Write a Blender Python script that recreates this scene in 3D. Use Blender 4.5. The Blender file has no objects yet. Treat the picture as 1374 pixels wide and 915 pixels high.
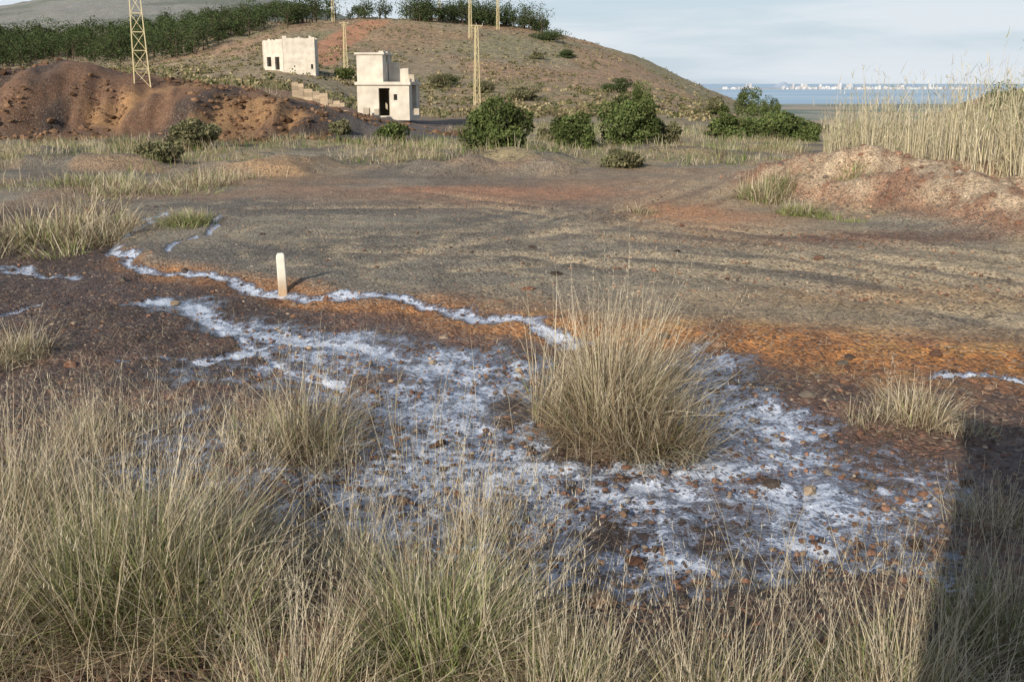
import bpy, math, numpy as np
from math import radians
rng=np.random.default_rng(7)
# ------------------------------------------------------------------ camera geometry / survey helpers
PITCH=radians(14.5); CP,SP=math.cos(PITCH),math.sin(PITCH); F=1336.0; CAMZ=3.0
def ray(px,py):
    u=(px-687)/F; v=(py-457.5)/F
    return np.array([u, CP-v*SP, -SP-v*CP])
def gp(px,py,z=0.0):
    d=ray(px,py); t=(z-CAMZ)/d[2]; return d[0]*t, d[1]*t
def zat(Y,py):
    v=(np.asarray(py,float)-457.5)/F
    return CAMZ+Y*(-SP-v*CP)/(CP-v*SP)
# ------------------------------------------------------------------ noise
TAB=np.random.default_rng(3).random((256,256))
def vn(x,y,s=0):
    x=np.asarray(x,float)+s*17.3; y=np.asarray(y,float)+s*31.7
    xi=np.floor(x).astype(np.int64); yi=np.floor(y).astype(np.int64)
    fx=x-xi; fy=y-yi; fx=fx*fx*(3-2*fx); fy=fy*fy*(3-2*fy)
    a=TAB[xi&255,yi&255]; b=TAB[(xi+1)&255,yi&255]; c=TAB[xi&255,(yi+1)&255]; d=TAB[(xi+1)&255,(yi+1)&255]
    return (a*(1-fx)+b*fx)*(1-fy)+(c*(1-fx)+d*fx)*fy
def fbm(x,y,o=4,s=0):
    r=0;a=.5;t=0
    for i in range(o):
        r=r+a*vn(x,y,s+i); t+=a; a*=.5; x,y=(x*1.63+y*1.2+5.1),(y*1.63-x*1.2+1.7)
    return r/t
def ss(a,b,x):
    t=np.clip((x-a)/(b-a),0,1); return t*t*(3-2*t)
# ------------------------------------------------------------------ terrain table  (bearing columns x distance rows)
cols=np.array([-900,-300,0,100,200,300,400,500,600,700,760,830,900,960,1020,1100,1200,1280,1374,1600,2200],float)
rows=[
 (50,'z',[0]*21),
 (62,'z',[2.4,2.2,2.0,2.0,1.8,1.5,.9,.1,0,0,0,0,0,0,-.1,-.3,-.3,0,0,0,0]),
 (75,'z',[2.7,2.6,2.6,2.7,2.8,2.4,1.5,.1,0,0,0,0,0,-.2,-1.0,-2.5,-2.5,-2,-1,0,0]),
 (100,'y',[115,114,114,113,112,108,112,150.5,152,152,152,153,153,160,178,200,200,185,170,150,150]),
 (110,'y',[114,113,112,111,110,104,106,149.5,149,149,148,150,150,159,180,203,203,187,165,140,140]),
 (130,'y',[109,108,107,106,104,101,98,126,138,139,139,139,141,155,181,206,206,180,155,130,130]),
 (180,'y',[100,99,98,97,96,92,82,96,106,106,110,116,126,147,178,200,200,160,135,118,118]),
 (250,'y',[94,93,93,91,86,68,54,62,66,73,82,96,116,143,174,195,190,138,118,108,108]),
 (350,'y',[84,82,80,76,68,42,29,23,27,34,42,63,94,120,148,190,190,155,130,118,118]),
 (450,'y',[74,70,68,62,56,46,40,50,60,80,100,120,140,150,160,185,185,170,150,140,140]),
 (650,'y',[50,48,45,40,36,36,50,95,130,150,160,165,170,172,174,176,176,174,172,170,170]),
 (1150,'y',[22,18,12,-8,-14,-12,-2,30,100,160,176,178,178,178,178,178,178,178,178,178,178]),
 (1500,'z',[-10,-5,0,0,0,-10,-30,-50,-56,-57,-57,-57,-57,-57,-57,-57,-57,-57,-57,-57,-57]),
 (3100,'z',[-57]*21),(3350,'z',[-63]*21),(30000,'z',[-90]*21)]
ly=np.log(np.array([r[0] for r in rows],float))
Z=np.array([ (zat(r[0],r[2]) if r[1]=='y' else np.array(r[2],float)) for r in rows])
NL,NC=900,500
gl=np.linspace(math.log(45),math.log(30000),NL); gc=np.linspace(-900,2200,NC)
tmp=np.array([np.interp(gc,cols,Z[i]) for i in range(len(rows))])
D=np.array([np.interp(gl,ly,tmp[:,j]) for j in range(NC)]).T
for _ in range(2):
    P=np.pad(D,((4,4),(0,0)),'edge'); D=sum(P[i:i+NL] for i in range(9))/9
    P=np.pad(D,((0,0),(5,5)),'edge'); D=sum(P[:,i:i+NC] for i in range(11))/11
def table(X,Y):
    Ys=np.maximum(Y,46); c=687+1376*X/Ys
    fi=np.clip((np.log(Ys)-gl[0])/(gl[1]-gl[0]),0,NL-1.001); fj=np.clip((c-gc[0])/(gc[1]-gc[0]),0,NC-1.001)
    i=fi.astype(int); j=fj.astype(int); a=fi-i; b=fj-j
    return (D[i,j]*(1-b)+D[i,j+1]*b)*(1-a)+(D[i+1,j]*(1-b)+D[i+1,j+1]*b)*a
def pdist(X,Y,pts):
    d=np.full(X.shape,1e9)
    for (x0,y0),(x1,y1) in zip(pts[:-1],pts[1:]):
        vx,vy=x1-x0,y1-y0; L=vx*vx+vy*vy+1e-9
        t=np.clip(((X-x0)*vx+(Y-y0)*vy)/L,0,1)
        d=np.minimum(d,np.hypot(X-x0-t*vx,Y-y0-t*vy))
    return d
W=lambda pts:[gp(*p) for p in pts]
lotb=sorted(W([(150,345),(230,372),(420,400),(560,420),(700,447),(930,472),(1150,492),(1374,505),(1700,520)]))
lotbx=np.array([-40,-9.5,-8.2]+[p[0] for p in lotb]); lotby=np.array([24,24,21]+[p[1] for p in lotb])
def lotd(X,Y): return Y-np.interp(X,lotbx,lotby)+ (fbm(X*.7,Y*.7,3,5)-.5)*1.2
crest=[(8.6,31),(8.3,28.5),(8.9,26),(9.7,23.5),(10.6,20.8),(11.8,17.5),(13.5,13)]
def bank(X,Y):
    d=pdist(X,Y,crest); cx=np.interp(Y,[c[1] for c in crest][::-1],[c[0] for c in crest][::-1])
    east=ss(-.2,1.5,X-cx)*ss(35,30,Y)*ss(12,14,Y)
    hh=np.interp(Y,[12,17,20.8,23.5,24.6,26,28,31],[.2,.5,.75,1.0,.8,1.4,.95,.25])
    n=fbm(X*.9,Y*.9,4,9)-.5
    west=1-ss(.1,2.5,d+n*1.4)
    e=(.55+.45*np.exp(-np.maximum(X-cx,0)/2.5))
    return hh*np.where(X<cx,west,np.maximum(west,east*e))
def H(X,Y):
    X=np.asarray(X,float);Y=np.asarray(Y,float)
    z=table(X,Y)
    far=ss(60,140,Y)
    amp=np.clip((Y-60)*.012,0,3.0)*ss(2600,1600,Y)
    z=z+amp*(fbm(X*.03,Y*.03,5,1)-.5)*1.5 + far*ss(3000,1500,Y)*(fbm(X*.25,Y*.25,3,2)-.5)*.9
    c=687+1376*X/np.maximum(Y,10)
    top=np.interp(c,[-900,-300,0,60,100,160,230,330,400,480,560,620],[3.5,3.5,3.6,3.8,4.0,3.6,3.2,2.6,1.9,1.1,.35,0])
    gul=fbm(X*.4,Y*.07,4,11)-.5
    ft=50.5+gul*8
    f=ss(0,1,(Y-ft)/8.0)
    heap=top*f*ss(95,66,Y)*(1+.2*(fbm(X*.12,Y*.12,3,14)-.5))
    mk=ss(.1,.5,f)*ss(0,1.2,top)*ss(90,66,Y)
    rough=(fbm(X*.6,Y*.6,5,12)-.5)*1.1*mk+ (.5-np.abs(vn(X*.55,Y*.12,15)-.5)*2)*.6*mk*ss(1,.7,f)
    z=np.where((top>.01)&(Y<95)&(f>0),np.maximum(z,heap+rough*.9),z)
    near=ss(70,45,Y)
    z=z+near*((fbm(X*.12,Y*.12,3,20)-.5)*.18+(fbm(X*1.1,Y*1.1,4,21)-.5)*.10)
    ld=lotd(X,Y)
    z=z+ss(30,14,Y)*(fbm(X*6,Y*6,3,22)-.5)*(.03+.06*ss(.5,-.5,ld))
    z=z+ss(-.2,.7,ld)*.14*ss(60,30,Y)
    bk=bank(X,Y)
    z=z+bk+ ss(.05,.4,bk)*((fbm(X*3,Y*3,3,23)-.5)*.22+(fbm(X*1.1,Y*1.1,3,24)-.5)*.35)
    z=z+ss(36,43,Y)*ss(58,50,Y)*(fbm(X*.25,Y*.5,3,25)-.3)*.5*ss(14,6,X)
    z=z+ss(29,33,Y)*ss(44,39,Y)*np.maximum(fbm(X*.35,Y*.5,3,26)-.52,0)*1.6
    return z
# ------------------------------------------------------------------ foam / stream macro mask
streams=[([(222,296),(200,308),(175,320),(150,330),(146,345),(172,354),(232,368),(292,375),(345,387),(415,400),(490,406),(560,416),(640,430),(710,450),(760,470)],.10),
 ([(300,300),(285,320),(235,335),(210,348)],.07),([(-40,352),(0,357),(50,363),(100,375)],.10),([(-20,425),(40,404)],.05),
 ([(200,402),(250,408),(275,425),(330,437),(400,455),(520,470)],.18),([(175,480),(240,490),(330,470),(420,450)],.06),
 ([(1250,516),(1310,514),(1420,513)],.07),([(290,430),(360,470),(470,520)],.08)]
blobs=[(248,408,55,13,.85),(330,435,70,12,.8),(440,450,95,17,.85),(300,500,130,20,.5),(480,480,130,24,.8),(640,495,130,26,.85),(560,540,140,42,.8),(950,490,60,18,.95),
 (980,555,80,48,1.0),(700,600,120,40,.7),(640,560,110,40,.85),(760,640,150,40,1.0),(900,620,110,40,1.0),(1050,590,65,42,.75),(840,690,140,40,.85),(1080,665,120,36,1.0),
 (1140,710,95,34,.95),(920,770,90,50,.75),(1050,760,120,35,.65),(250,610,170,70,.65),(430,680,150,70,.65),(620,690,140,60,.75),(700,790,160,60,.7),(1240,770,70,28,.65),(1220,630,80,34,.5),(560,640,90,40,.8)]
holes=[(822,583,95,34,1.0),(690,555,50,30,.6),(520,505,40,10,.5),(850,655,25,8,.5),(1000,640,30,12,.4)]
def fmask(X,Y):
    wx=X+(fbm(X*1.3,Y*1.3,3,30)-.5)*.9; wy=Y+(fbm(X*1.3,Y*1.3,3,33)-.5)*1.1
    wn=.15+1.9*fbm(X*1.6,Y*1.6,3,36)
    m=np.zeros(X.shape)
    for pts,w in streams:
        d=pdist(X+(wx-X)*.75,Y+(wy-Y)*.75,W(pts)); m=np.maximum(m,np.clip(1.3-d/(w*wn)*.75,0,1)*.8)
    def bl(b):
        cx,cy=gp(b[0],b[1]); rx=abs(gp(b[0]+b[2],b[1])[0]-cx); ry=(gp(b[0],b[1]-b[3])[1]-gp(b[0],b[1]+b[3])[1])/2
        return np.exp(-(((wx-cx)/rx)**2+((wy-cy)/ry)**2)*.9)
    s=np.zeros(X.shape)
    for b in blobs: s=1-(1-s)*(1-.72*b[4]*bl(b))
    for b in holes: s=s*(1-b[4]*ss(.3,.7,bl(b)))
    return np.clip(np.maximum(m,s*.88),0,1)
# ------------------------------------------------------------------ mesh helpers
def mkmesh(name,V,Fc,col=None,mat=None,smooth=False,extra=None):
    V=np.asarray(V,np.float32); Fc=np.asarray(Fc,np.int32); n,k=Fc.shape
    me=bpy.data.meshes.new(name)
    me.vertices.add(len(V)); me.vertices.foreach_set('co',V.ravel())
    me.loops.add(n*k); me.loops.foreach_set('vertex_index',Fc.ravel())
    me.polygons.add(n); me.polygons.foreach_set('loop_start',np.arange(0,n*k,k,dtype=np.int32))
    try: me.polygons.foreach_set('loop_total',np.full(n,k,np.int32))
    except Exception: pass
    me.update(calc_edges=True)
    for nm,c in ([('Col',col)] if col is not None else [])+list((extra or {}).items()):
        a=me.color_attributes.new(nm,'FLOAT_COLOR','POINT')
        cc=np.ones((len(V),4),np.float32); cc[:,:3]=c; a.data.foreach_set('color',cc.ravel())
    me.polygons.foreach_set('use_smooth',np.full(n,smooth,bool))
    if mat: me.materials.append(mat)
    return me
def mkobj(name,me,parent=None):
    o=bpy.data.objects.new(name,me); bpy.context.scene.collection.objects.link(o)
    if parent: o.parent=parent
    return o
class Geo:
    def __init__(s): s.V=[];s.F=[];s.C=[];s.n=0
    def add(s,V,Fc,C):
        V=np.asarray(V,float); Fc=np.asarray(Fc); C=np.broadcast_to(np.asarray(C,float),(len(V),3))
        s.V.append(V); s.F.append(Fc+s.n); s.C.append(C); s.n+=len(V)
    def mesh(s,name,mat,smooth=False):
        return mkmesh(name,np.concatenate(s.V),np.concatenate(s.F),np.concatenate(s.C),mat,smooth)
def tube(g,p0,p1,r0,r1,col,n=4):
    p0=np.array(p0,float);p1=np.array(p1,float); d=p1-p0; d/=np.linalg.norm(d)+1e-9
    a=np.cross(d,[0,0,1.] if abs(d[2])<.9 else [1.,0,0]); a/=np.linalg.norm(a); b=np.cross(d,a)
    th=np.arange(n)*2*math.pi/n+math.pi/4
    ring=np.cos(th)[:,None]*a+np.sin(th)[:,None]*b
    V=np.vstack([p0+ring*r0,p1+ring*r1]); Fc=[[i,(i+1)%n,n+(i+1)%n,n+i] for i in range(n)]
    g.add(V,Fc,col)
def box(g,x0,x1,y0,y1,z0,z1,col):
    V=[(x0,y0,z0),(x1,y0,z0),(x1,y1,z0),(x0,y1,z0),(x0,y0,z1),(x1,y0,z1),(x1,y1,z1),(x0,y1,z1)]
    g.add(V,[[0,3,2,1],[4,5,6,7],[0,1,5,4],[1,2,6,5],[2,3,7,6],[3,0,4,7]],col)
# ------------------------------------------------------------------ materials
def N(nt,t,**k):
    n=nt.nodes.new(t)
    for a,b in k.items(): setattr(n,a,b)
    return n
def new_mat(name):
    m=bpy.data.materials.new(name); m.use_nodes=True; nt=m.node_tree; nt.nodes.clear()
    return m,nt,N(nt,'ShaderNodeOutputMaterial')
def leaf_mat(name,trans=.3):
    m,nt,out=new_mat(name); at=N(nt,'ShaderNodeAttribute',attribute_name='Col')
    d=N(nt,'ShaderNodeBsdfDiffuse'); nt.links.new(at.outputs[0],d.inputs[0])
    if trans<=0: nt.links.new(d.outputs[0],out.inputs[0]); return m
    t=N(nt,'ShaderNodeBsdfTranslucent'); mx=N(nt,'ShaderNodeMixShader'); mx.inputs[0].default_value=trans
    nt.links.new(at.outputs[0],t.inputs[0]); nt.links.new(d.outputs[0],mx.inputs[1]); nt.links.new(t.outputs[0],mx.inputs[2]); nt.links.new(mx.outputs[0],out.inputs[0])
    return m
def mixc(nt,fac,a,b,mode='MIX'):
    n=N(nt,'ShaderNodeMix',data_type='RGBA',blend_type=mode)
    for s,v in ((0,fac),(6,a),(7,b)):
        if isinstance(v,(int,float)): n.inputs[s].default_value=v
        elif isinstance(v,tuple): n.inputs[s].default_value=(*v,1)
        else: nt.links.new(v,n.inputs[s])
    return n.outputs[2]
def mth(nt,op,a,b=0.0,c=None,clamp=False):
    n=N(nt,'ShaderNodeMath',operation=op,use_clamp=clamp)
    for i,v in enumerate((a,b,c)):
        if v is None: continue
        if isinstance(v,(int,float)): n.inputs[i].default_value=v
        else: nt.links.new(v,n.inputs[i])
    return n.outputs[0]
def ramp(nt,v,a,b):
    n=N(nt,'ShaderNodeMapRange',interpolation_type='SMOOTHSTEP'); n.inputs[1].default_value=a; n.inputs[2].default_value=b
    nt.links.new(v,n.inputs[0]); return n.outputs[0]
def stuff_mat(name,noise=8,amt=.5,rough=.85,bump=.3,bd=.02):
    m,nt,out=new_mat(name); p=N(nt,'ShaderNodeBsdfPrincipled'); at=N(nt,'ShaderNodeAttribute',attribute_name='Col')
    tc=N(nt,'ShaderNodeTexCoord'); n=N(nt,'ShaderNodeTexNoise'); n.inputs['Scale'].default_value=noise; n.inputs['Detail'].default_value=5
    nt.links.new(tc.outputs['Object'],n.inputs[0])
    v=mth(nt,'MULTIPLY_ADD',n.outputs[0],amt*2,1-amt)
    c=N(nt,'ShaderNodeCombineColor'); [nt.links.new(v,c.inputs[i]) for i in range(3)]
    nt.links.new(mixc(nt,1.0,at.outputs[0],c.outputs[0],'MULTIPLY'),p.inputs['Base Color']); p.inputs['Roughness'].default_value=rough
    b=N(nt,'ShaderNodeBump'); b.inputs['Strength'].default_value=bump; b.inputs['Distance'].default_value=bd
    nt.links.new(n.outputs[0],b.inputs['Height']); nt.links.new(b.outputs[0],p.inputs['Normal'])
    nt.links.new(p.outputs[0],out.inputs[0]); return m
M_grass=leaf_mat('dry_grass_mat',.2); M_leaf=leaf_mat('foliage_mat',.12); M_rock=leaf_mat('rock_mat',0); M_far=leaf_mat('far_mat',0)
M_block=stuff_mat('masonry',6,.4); M_plaster=stuff_mat('weathered_plaster',1.3,.5,.9,.4,.03); M_metal=stuff_mat('painted_steel',5,.15,.6,.1); M_conc=stuff_mat('concrete',9,.3)
def ground_mat():
    m,nt,out=new_mat('ground_soil'); L=nt.links.new
    p=N(nt,'ShaderNodeBsdfPrincipled'); tc=N(nt,'ShaderNodeTexCoord'); O=tc.outputs['Object']
    col=N(nt,'ShaderNodeAttribute',attribute_name='Col').outputs[0]
    sep=N(nt,'ShaderNodeSeparateColor'); L(N(nt,'ShaderNodeAttribute',attribute_name='M').outputs[0],sep.inputs[0])
    foam,wet,veg=sep.outputs
    def noise(sc,det=4,ro=.6,dist=0):
        n=N(nt,'ShaderNodeTexNoise'); n.inputs['Scale'].default_value=sc; n.inputs['Detail'].default_value=det; n.inputs['Roughness'].default_value=ro; n.inputs['Distortion'].default_value=dist; L(O,n.inputs[0]); return n.outputs[0]
    def vor(sc):
        n=N(nt,'ShaderNodeTexVoronoi'); n.inputs['Scale'].default_value=sc; L(O,n.inputs[0]); return n
    n1=noise(3.0,6,.7); n2=noise(.4,3,.65); n3=noise(25,2,.7); v1=vor(28)
    vs=N(nt,'ShaderNodeSeparateColor'); L(v1.outputs['Color'],vs.inputs[0])
    f=mth(nt,'MULTIPLY_ADD',n1,1.4,.3); f=mth(nt,'MULTIPLY',f,mth(nt,'MULTIPLY_ADD',n3,1.1,.45)); f=mth(nt,'MULTIPLY',f,mth(nt,'MULTIPLY_ADD',vs.outputs[0],.8,.6)); f=mth(nt,'MULTIPLY',f,mth(nt,'MULTIPLY_ADD',n2,.7,.65))
    c=N(nt,'ShaderNodeCombineColor'); [L(f,c.inputs[i]) for i in range(3)]
    base=mixc(nt,1.0,col,c.outputs[0],'MULTIPLY')
    peb=mth(nt,'GREATER_THAN',vs.outputs[1],.92); base=mixc(nt,mth(nt,'MULTIPLY',peb,mth(nt,'SUBTRACT',.6,veg),clamp=True),base,(.38,.31,.23))
    peb2=mth(nt,'LESS_THAN',vs.outputs[1],.14); base=mixc(nt,mth(nt,'MULTIPLY',peb2,mth(nt,'SUBTRACT',.6,veg),clamp=True),base,(.04,.03,.025))
    sc1=ramp(nt,noise(1.0,4,.75),.5,.62); sc2=ramp(nt,noise(.13,3,.7),.42,.62)
    base=mixc(nt,mth(nt,'MULTIPLY',mth(nt,'MULTIPLY',sc1,.6),veg),base,(.12,.11,.055))
    base=mixc(nt,mth(nt,'MULTIPLY',mth(nt,'MULTIPLY',sc2,.25),veg),base,(.19,.18,.09))
    base=mixc(nt,mth(nt,'MULTIPLY',wet,.5),base,mixc(nt,1.0,base,(.38,.33,.30),'MULTIPLY'))
    fn=noise(2.4,5,.75,.7); fn2=noise(10,3,.75,.5)
    t=mth(nt,'ADD',foam,mth(nt,'MULTIPLY_ADD',fn,1.7,-.82)); t=mth(nt,'ADD',t,mth(nt,'MULTIPLY_ADD',fn2,1.1,-.56)); t=mth(nt,'MULTIPLY',t,ramp(nt,foam,.08,.3))
    # pebbles poking through the crust
    pb=mth(nt,'MULTIPLY',mth(nt,'GREATER_THAN',vs.outputs[2],.6),ramp(nt,v1.outputs['Distance'],.5,.2)); t=mth(nt,'MULTIPLY_ADD',pb,-.3,t)
    pool=ramp(nt,t,.10,.26); film=ramp(nt,t,.33,.45); fm=ramp(nt,t,.48,.66)
    fcol=mixc(nt,ramp(nt,mth(nt,'MULTIPLY_ADD',n3,.6,mth(nt,'MULTIPLY',t,.4)),.42,.82),(.36,.41,.51),(.72,.76,.83))
    base=mixc(nt,mth(nt,'MULTIPLY',pool,.6),base,(.065,.052,.046))
    base=mixc(nt,mth(nt,'MULTIPLY',film,.7),base,(.23,.26,.33))
    base=mixc(nt,mth(nt,'MULTIPLY',fm,.95),base,fcol)
    L(base,p.inputs['Base Color'])
    w2=mth(nt,'MAXIMUM',mth(nt,'MULTIPLY',wet,ramp(nt,n2,.35,.6)),mth(nt,'MULTIPLY',pool,1.2))
    L(mth(nt,'MULTIPLY_ADD',film,.2,mth(nt,'MULTIPLY_ADD',w2,-.64,.93)),p.inputs['Roughness'])
    p.inputs['Specular IOR Level'].default_value=.5
    h=mth(nt,'MULTIPLY_ADD',v1.outputs['Distance'],-.022,mth(nt,'MULTIPLY',n1,.07)); h=mth(nt,'MULTIPLY_ADD',n3,.02,h)
    h=mth(nt,'MULTIPLY',h,mth(nt,'MULTIPLY_ADD',pool,-.75,1.0)); h=mth(nt,'MULTIPLY_ADD',fm,.012,h); h=mth(nt,'ADD',h,mth(nt,'MULTIPLY',mth(nt,'MULTIPLY',sc1,veg),.35))
    b=N(nt,'ShaderNodeBump'); b.inputs['Strength'].default_value=.9; b.inputs['Distance'].default_value=1.0; L(h,b.inputs['Height']); L(b.outputs[0],p.inputs['Normal'])
    L(p.outputs[0],out.inputs[0]); return m
# ------------------------------------------------------------------ ground sheet
ys=[-8.0]
while ys[-1]<30000:
    y=ys[-1]; ys.append(y+ (.4 if y<2 else max(.03,min(y*y/2000,y*.012))))
ys=np.array(ys); NX=760; s=np.linspace(-1,1,NX); U=s*(.60+.40*s*s)
Yg=np.repeat(ys[:,None],NX,1); Xg=U[None,:]*(np.maximum(ys,0)*.85+6)[:,None]
Xf,Yf=Xg.ravel(),Yg.ravel()
Zf=H(Xf,Yf)
fm=np.zeros(Xf.shape); nr=(Yf<45)&(Yf>-1)
fm[nr]=fmask(Xf[nr],Yf[nr])
Zf=Zf-.04*ss(.2,.8,fm)
def lerp(a,b,t): return a*(1-t[:,None])+np.array(b)[None,:]*t[:,None]
n_a=fbm(Xf*.5,Yf*.5,4,40); n_b=fbm(Xf*.15,Yf*.15,4,41); n_c=fbm(Xf*2.5,Yf*2.5,3,42)
C=np.tile(np.array([.21,.12,.08]),(len(Xf),1))
C=lerp(C,(.10,.066,.05),ss(.45,.65,n_a)*.8)
leftd=ss(-1,-3.5,Xf)*ss(9,12,Yf)
C=lerp(C,(.095,.062,.047),leftd*.8)
ld=lotd(Xf,Yf); lot=ss(-.2,.9,ld)
C=lerp(C,(.22,.19,.142),lot)
C=lerp(C,(.29,.245,.175),lot*ss(.45,.62,n_b)*.8)
C=lerp(C,(.12,.106,.088),lot*ss(.55,.4,fbm(Xf*.3,Yf*.3,4,47))*.7)
C=lerp(C,(.40,.30,.175),lot*ss(0,8,Xf-(Yf-22)*.1)*ss(.35,.55,n_a)*.75)
C=lerp(C,(.32,.195,.115),lot*ss(22,27,Yf)*ss(.38,.6,n_a)*.7)
C=lerp(C,(.14,.11,.085),lot*ss(29,33,Yf)*ss(.5,.62,fbm(Xf*.25,Yf*.5,4,48))*.8)
tracks=[[(340,290),(650,283),(900,316),(1374,392)],[(420,322),(750,318),(1000,343),(1374,414)],[(560,262),(720,284),(900,310),(1100,326),(1374,366)],[(620,372),(850,350),(1100,372),(1374,440)],[(450,345),(700,350),(1000,385),(1374,455)],
 [(560,345),(740,318),(840,285),(930,255),(1010,236),(1070,224)],[(700,330),(860,300),(950,270),(1030,245),(1085,226)]]
rd=pdist(Xf,Yf,W([(1500,400),(1374,385),(1150,340),(960,305),(900,280),(940,255),(1020,238),(1090,225)])); rd=np.where(Yf<48,rd,99)+(n_a-.5)*1.6
C=lerp(C,(.44,.345,.22),ss(2.2,.9,rd)*.7*lot)
for i,tr in enumerate(tracks):
    d=pdist(Xf,Yf,W(tr)); d=np.where(Yf<45,d,99)+(n_c-.5)*.25
    C=lerp(C,(.47,.37,.235),ss(.34,.06,d)*.75*ss(.25,.5,n_a)*lot); C=lerp(C,(.11,.09,.07),ss(.2,.05,np.abs(d-.55))*.5*lot)
    C=lerp(C,(.42,.33,.21),ss(.25,.05,np.abs(d-1.5))*.6*lot*ss(.35,.55,n_c))
    Zf=Zf-.03*ss(.3,.1,d)+.025*ss(.2,.05,np.abs(d-.45))
for (px,py,rx,ry,col,k) in [(930,292,1.3,2.4,(.52,.25,.11),.9),(720,265,3,2.5,(.42,.21,.11),.8),(1000,300,1.2,1.2,(.42,.21,.11),.6),(375,238,2,2.5,(.42,.26,.13),.8),(850,245,5,3,(.34,.23,.14),.6),(640,262,4,.8,(.46,.22,.12),.7),(1090,330,2.5,.8,(.15,.07,.045),.6),(1250,330,3,.8,(.15,.07,.045),.7),(1180,415,3,.8,(.40,.24,.11),.5)]:
    cx,cy=gp(px,py); C=lerp(C,col,np.exp(-((Xf-cx)/rx)**2-((Yf-cy)/ry)**2+(n_c-.5)*1.5).clip(0,1)*k)
om=np.exp(-((ld-.25)/.8)**2)*ss(-1.5,1.5,Xf+.5)*ss(.2,.45,n_a+.1)
C=lerp(C,(.46,.19,.05),om.clip(0,1)*.9); C=lerp(C,(.58,.36,.13),om.clip(0,1)*ss(.52,.66,n_c)*.6); C=lerp(C,(.15,.07,.035),om.clip(0,1)*ss(.45,.36,n_c)*.8)
om2=np.exp(-((ld-.05)/.45)**2)*ss(-8,-6,Xf)*ss(.25,.45,n_a)*(Yf<26); C=lerp(C,(.40,.18,.06),om2*.75)
bk=bank(Xf,Yf); bm=ss(.04,.25,bk)
C=lerp(C,(.31,.175,.105),bm); C=lerp(C,(.56,.43,.28),bm*ss(.35,.55,fbm(Xf*.8,Yf*.8,3,44))*.85*ss(.2,.6,bk)); C=lerp(C,(.22,.10,.055),bm*ss(.55,.68,n_c)*.7)
band=ss(34,38,Yf+ (n_a-.5)*4)*ss(10,7,Xf-(Yf-36)*.3)+ss(44,48,Yf); band=band.clip(0,1)
C=lerp(C,(.31,.245,.14),band*ss(.35,.55,n_a))
cpx=687+1376*Xf/np.maximum(Yf,10)
hm=ss(49,52,Yf)*ss(660,560,cpx)*ss(105,85,Yf)
C=lerp(C,(.17,.09,.05),hm); C=lerp(C,(.06,.038,.028),hm*ss(.46,.58,fbm(Xf*.3,Yf*.15,4,50))); C=lerp(C,(.36,.20,.085),hm*ss(.56,.66,fbm(Xf*.25,Yf*.3,4,52))*.8); C=lerp(C,(.28,.13,.065),hm*ss(59,65,Yf)*.8)
C=lerp(C,(.12,.11,.10),hm*ss(400,520,cpx)*.8)
hill=ss(75,105,Yf)
C=lerp(C,(.38,.285,.175),hill); C=lerp(C,(.31,.265,.15),hill*ss(.45,.62,fbm(Xf*.02,Yf*.02,4,60))); C=lerp(C,(.44,.26,.155),hill*ss(.50,.62,fbm(Xf*.03,Yf*.02,4,63))*.7)
C=lerp(C,(.26,.245,.12),ss(90,100,Yf)*ss(190,150,Yf)*ss(.35,.5,n_b)*.5*ss(480,560,cpx))
far=ss(480,700,Yf); C=lerp(C,(.33,.32,.29),far); C=lerp(C,(.19,.21,.17),far*ss(.45,.6,fbm(Xf*.012,Yf*.012,5,70))*.8)
pl=ss(1300,1600,Yf); C=lerp(C,(.33,.33,.27),pl); C=lerp(C,(.16,.22,.18),pl*ss(.45,.55,fbm(Xf*.006,Yf*.004,3,71)));C=lerp(C,(.44,.34,.25),pl*ss(.58,.64,fbm(Xf*.005,Yf*.004,3,74)))  # coastal plain: distance haze painted into the field colours
veg=(hill*.85*ss(2500,1500,Yf)+band*.3*(1-hm)).clip(0,1)
wet=(ss(.03,.35,fm)*.95+ss(.5,-1,ld)*ss(24,18,Yf)*.45+om*.4).clip(0,1)*(Yf<45)*(1-bm)
NY=len(ys); idx=np.arange(NY*NX).reshape(NY,NX)
Q=np.stack([idx[:-1,:-1],idx[:-1,1:],idx[1:,1:],idx[1:,:-1]],-1).reshape(-1,4)
def hit(px,py):
    d=ray(px,py); t=np.exp(np.linspace(math.log(3),math.log(4000),3000))
    P=d[None,:]*t[:,None]; z=CAMZ+P[:,2]; h=H(P[:,0],P[:,1]); w=np.where(z<h)[0]
    i=w[0] if len(w) else len(t)-1
    return P[i,0],P[i,1],float(h[i]),float(t[i])
tp=[hit(a,b)[:2] for a,b in [(420,84),(430,72),(444,62),(462,50),(485,37),(505,28)]]
sel=(Yf>120)&(Yf<420); kk=np.zeros(Xf.shape); kk[sel]=ss(5.5,3,pdist(Xf[sel],Yf[sel],tp)); C=lerp(C,(.50,.23,.12),kk*.95); veg=veg*(1-kk)
V=np.stack([Xf,Yf,Zf],1)
mkobj('ground',mkmesh('ground',V,Q,C,ground_mat(),True,{'M':np.stack([fm,wet,veg],1)}))
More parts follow.
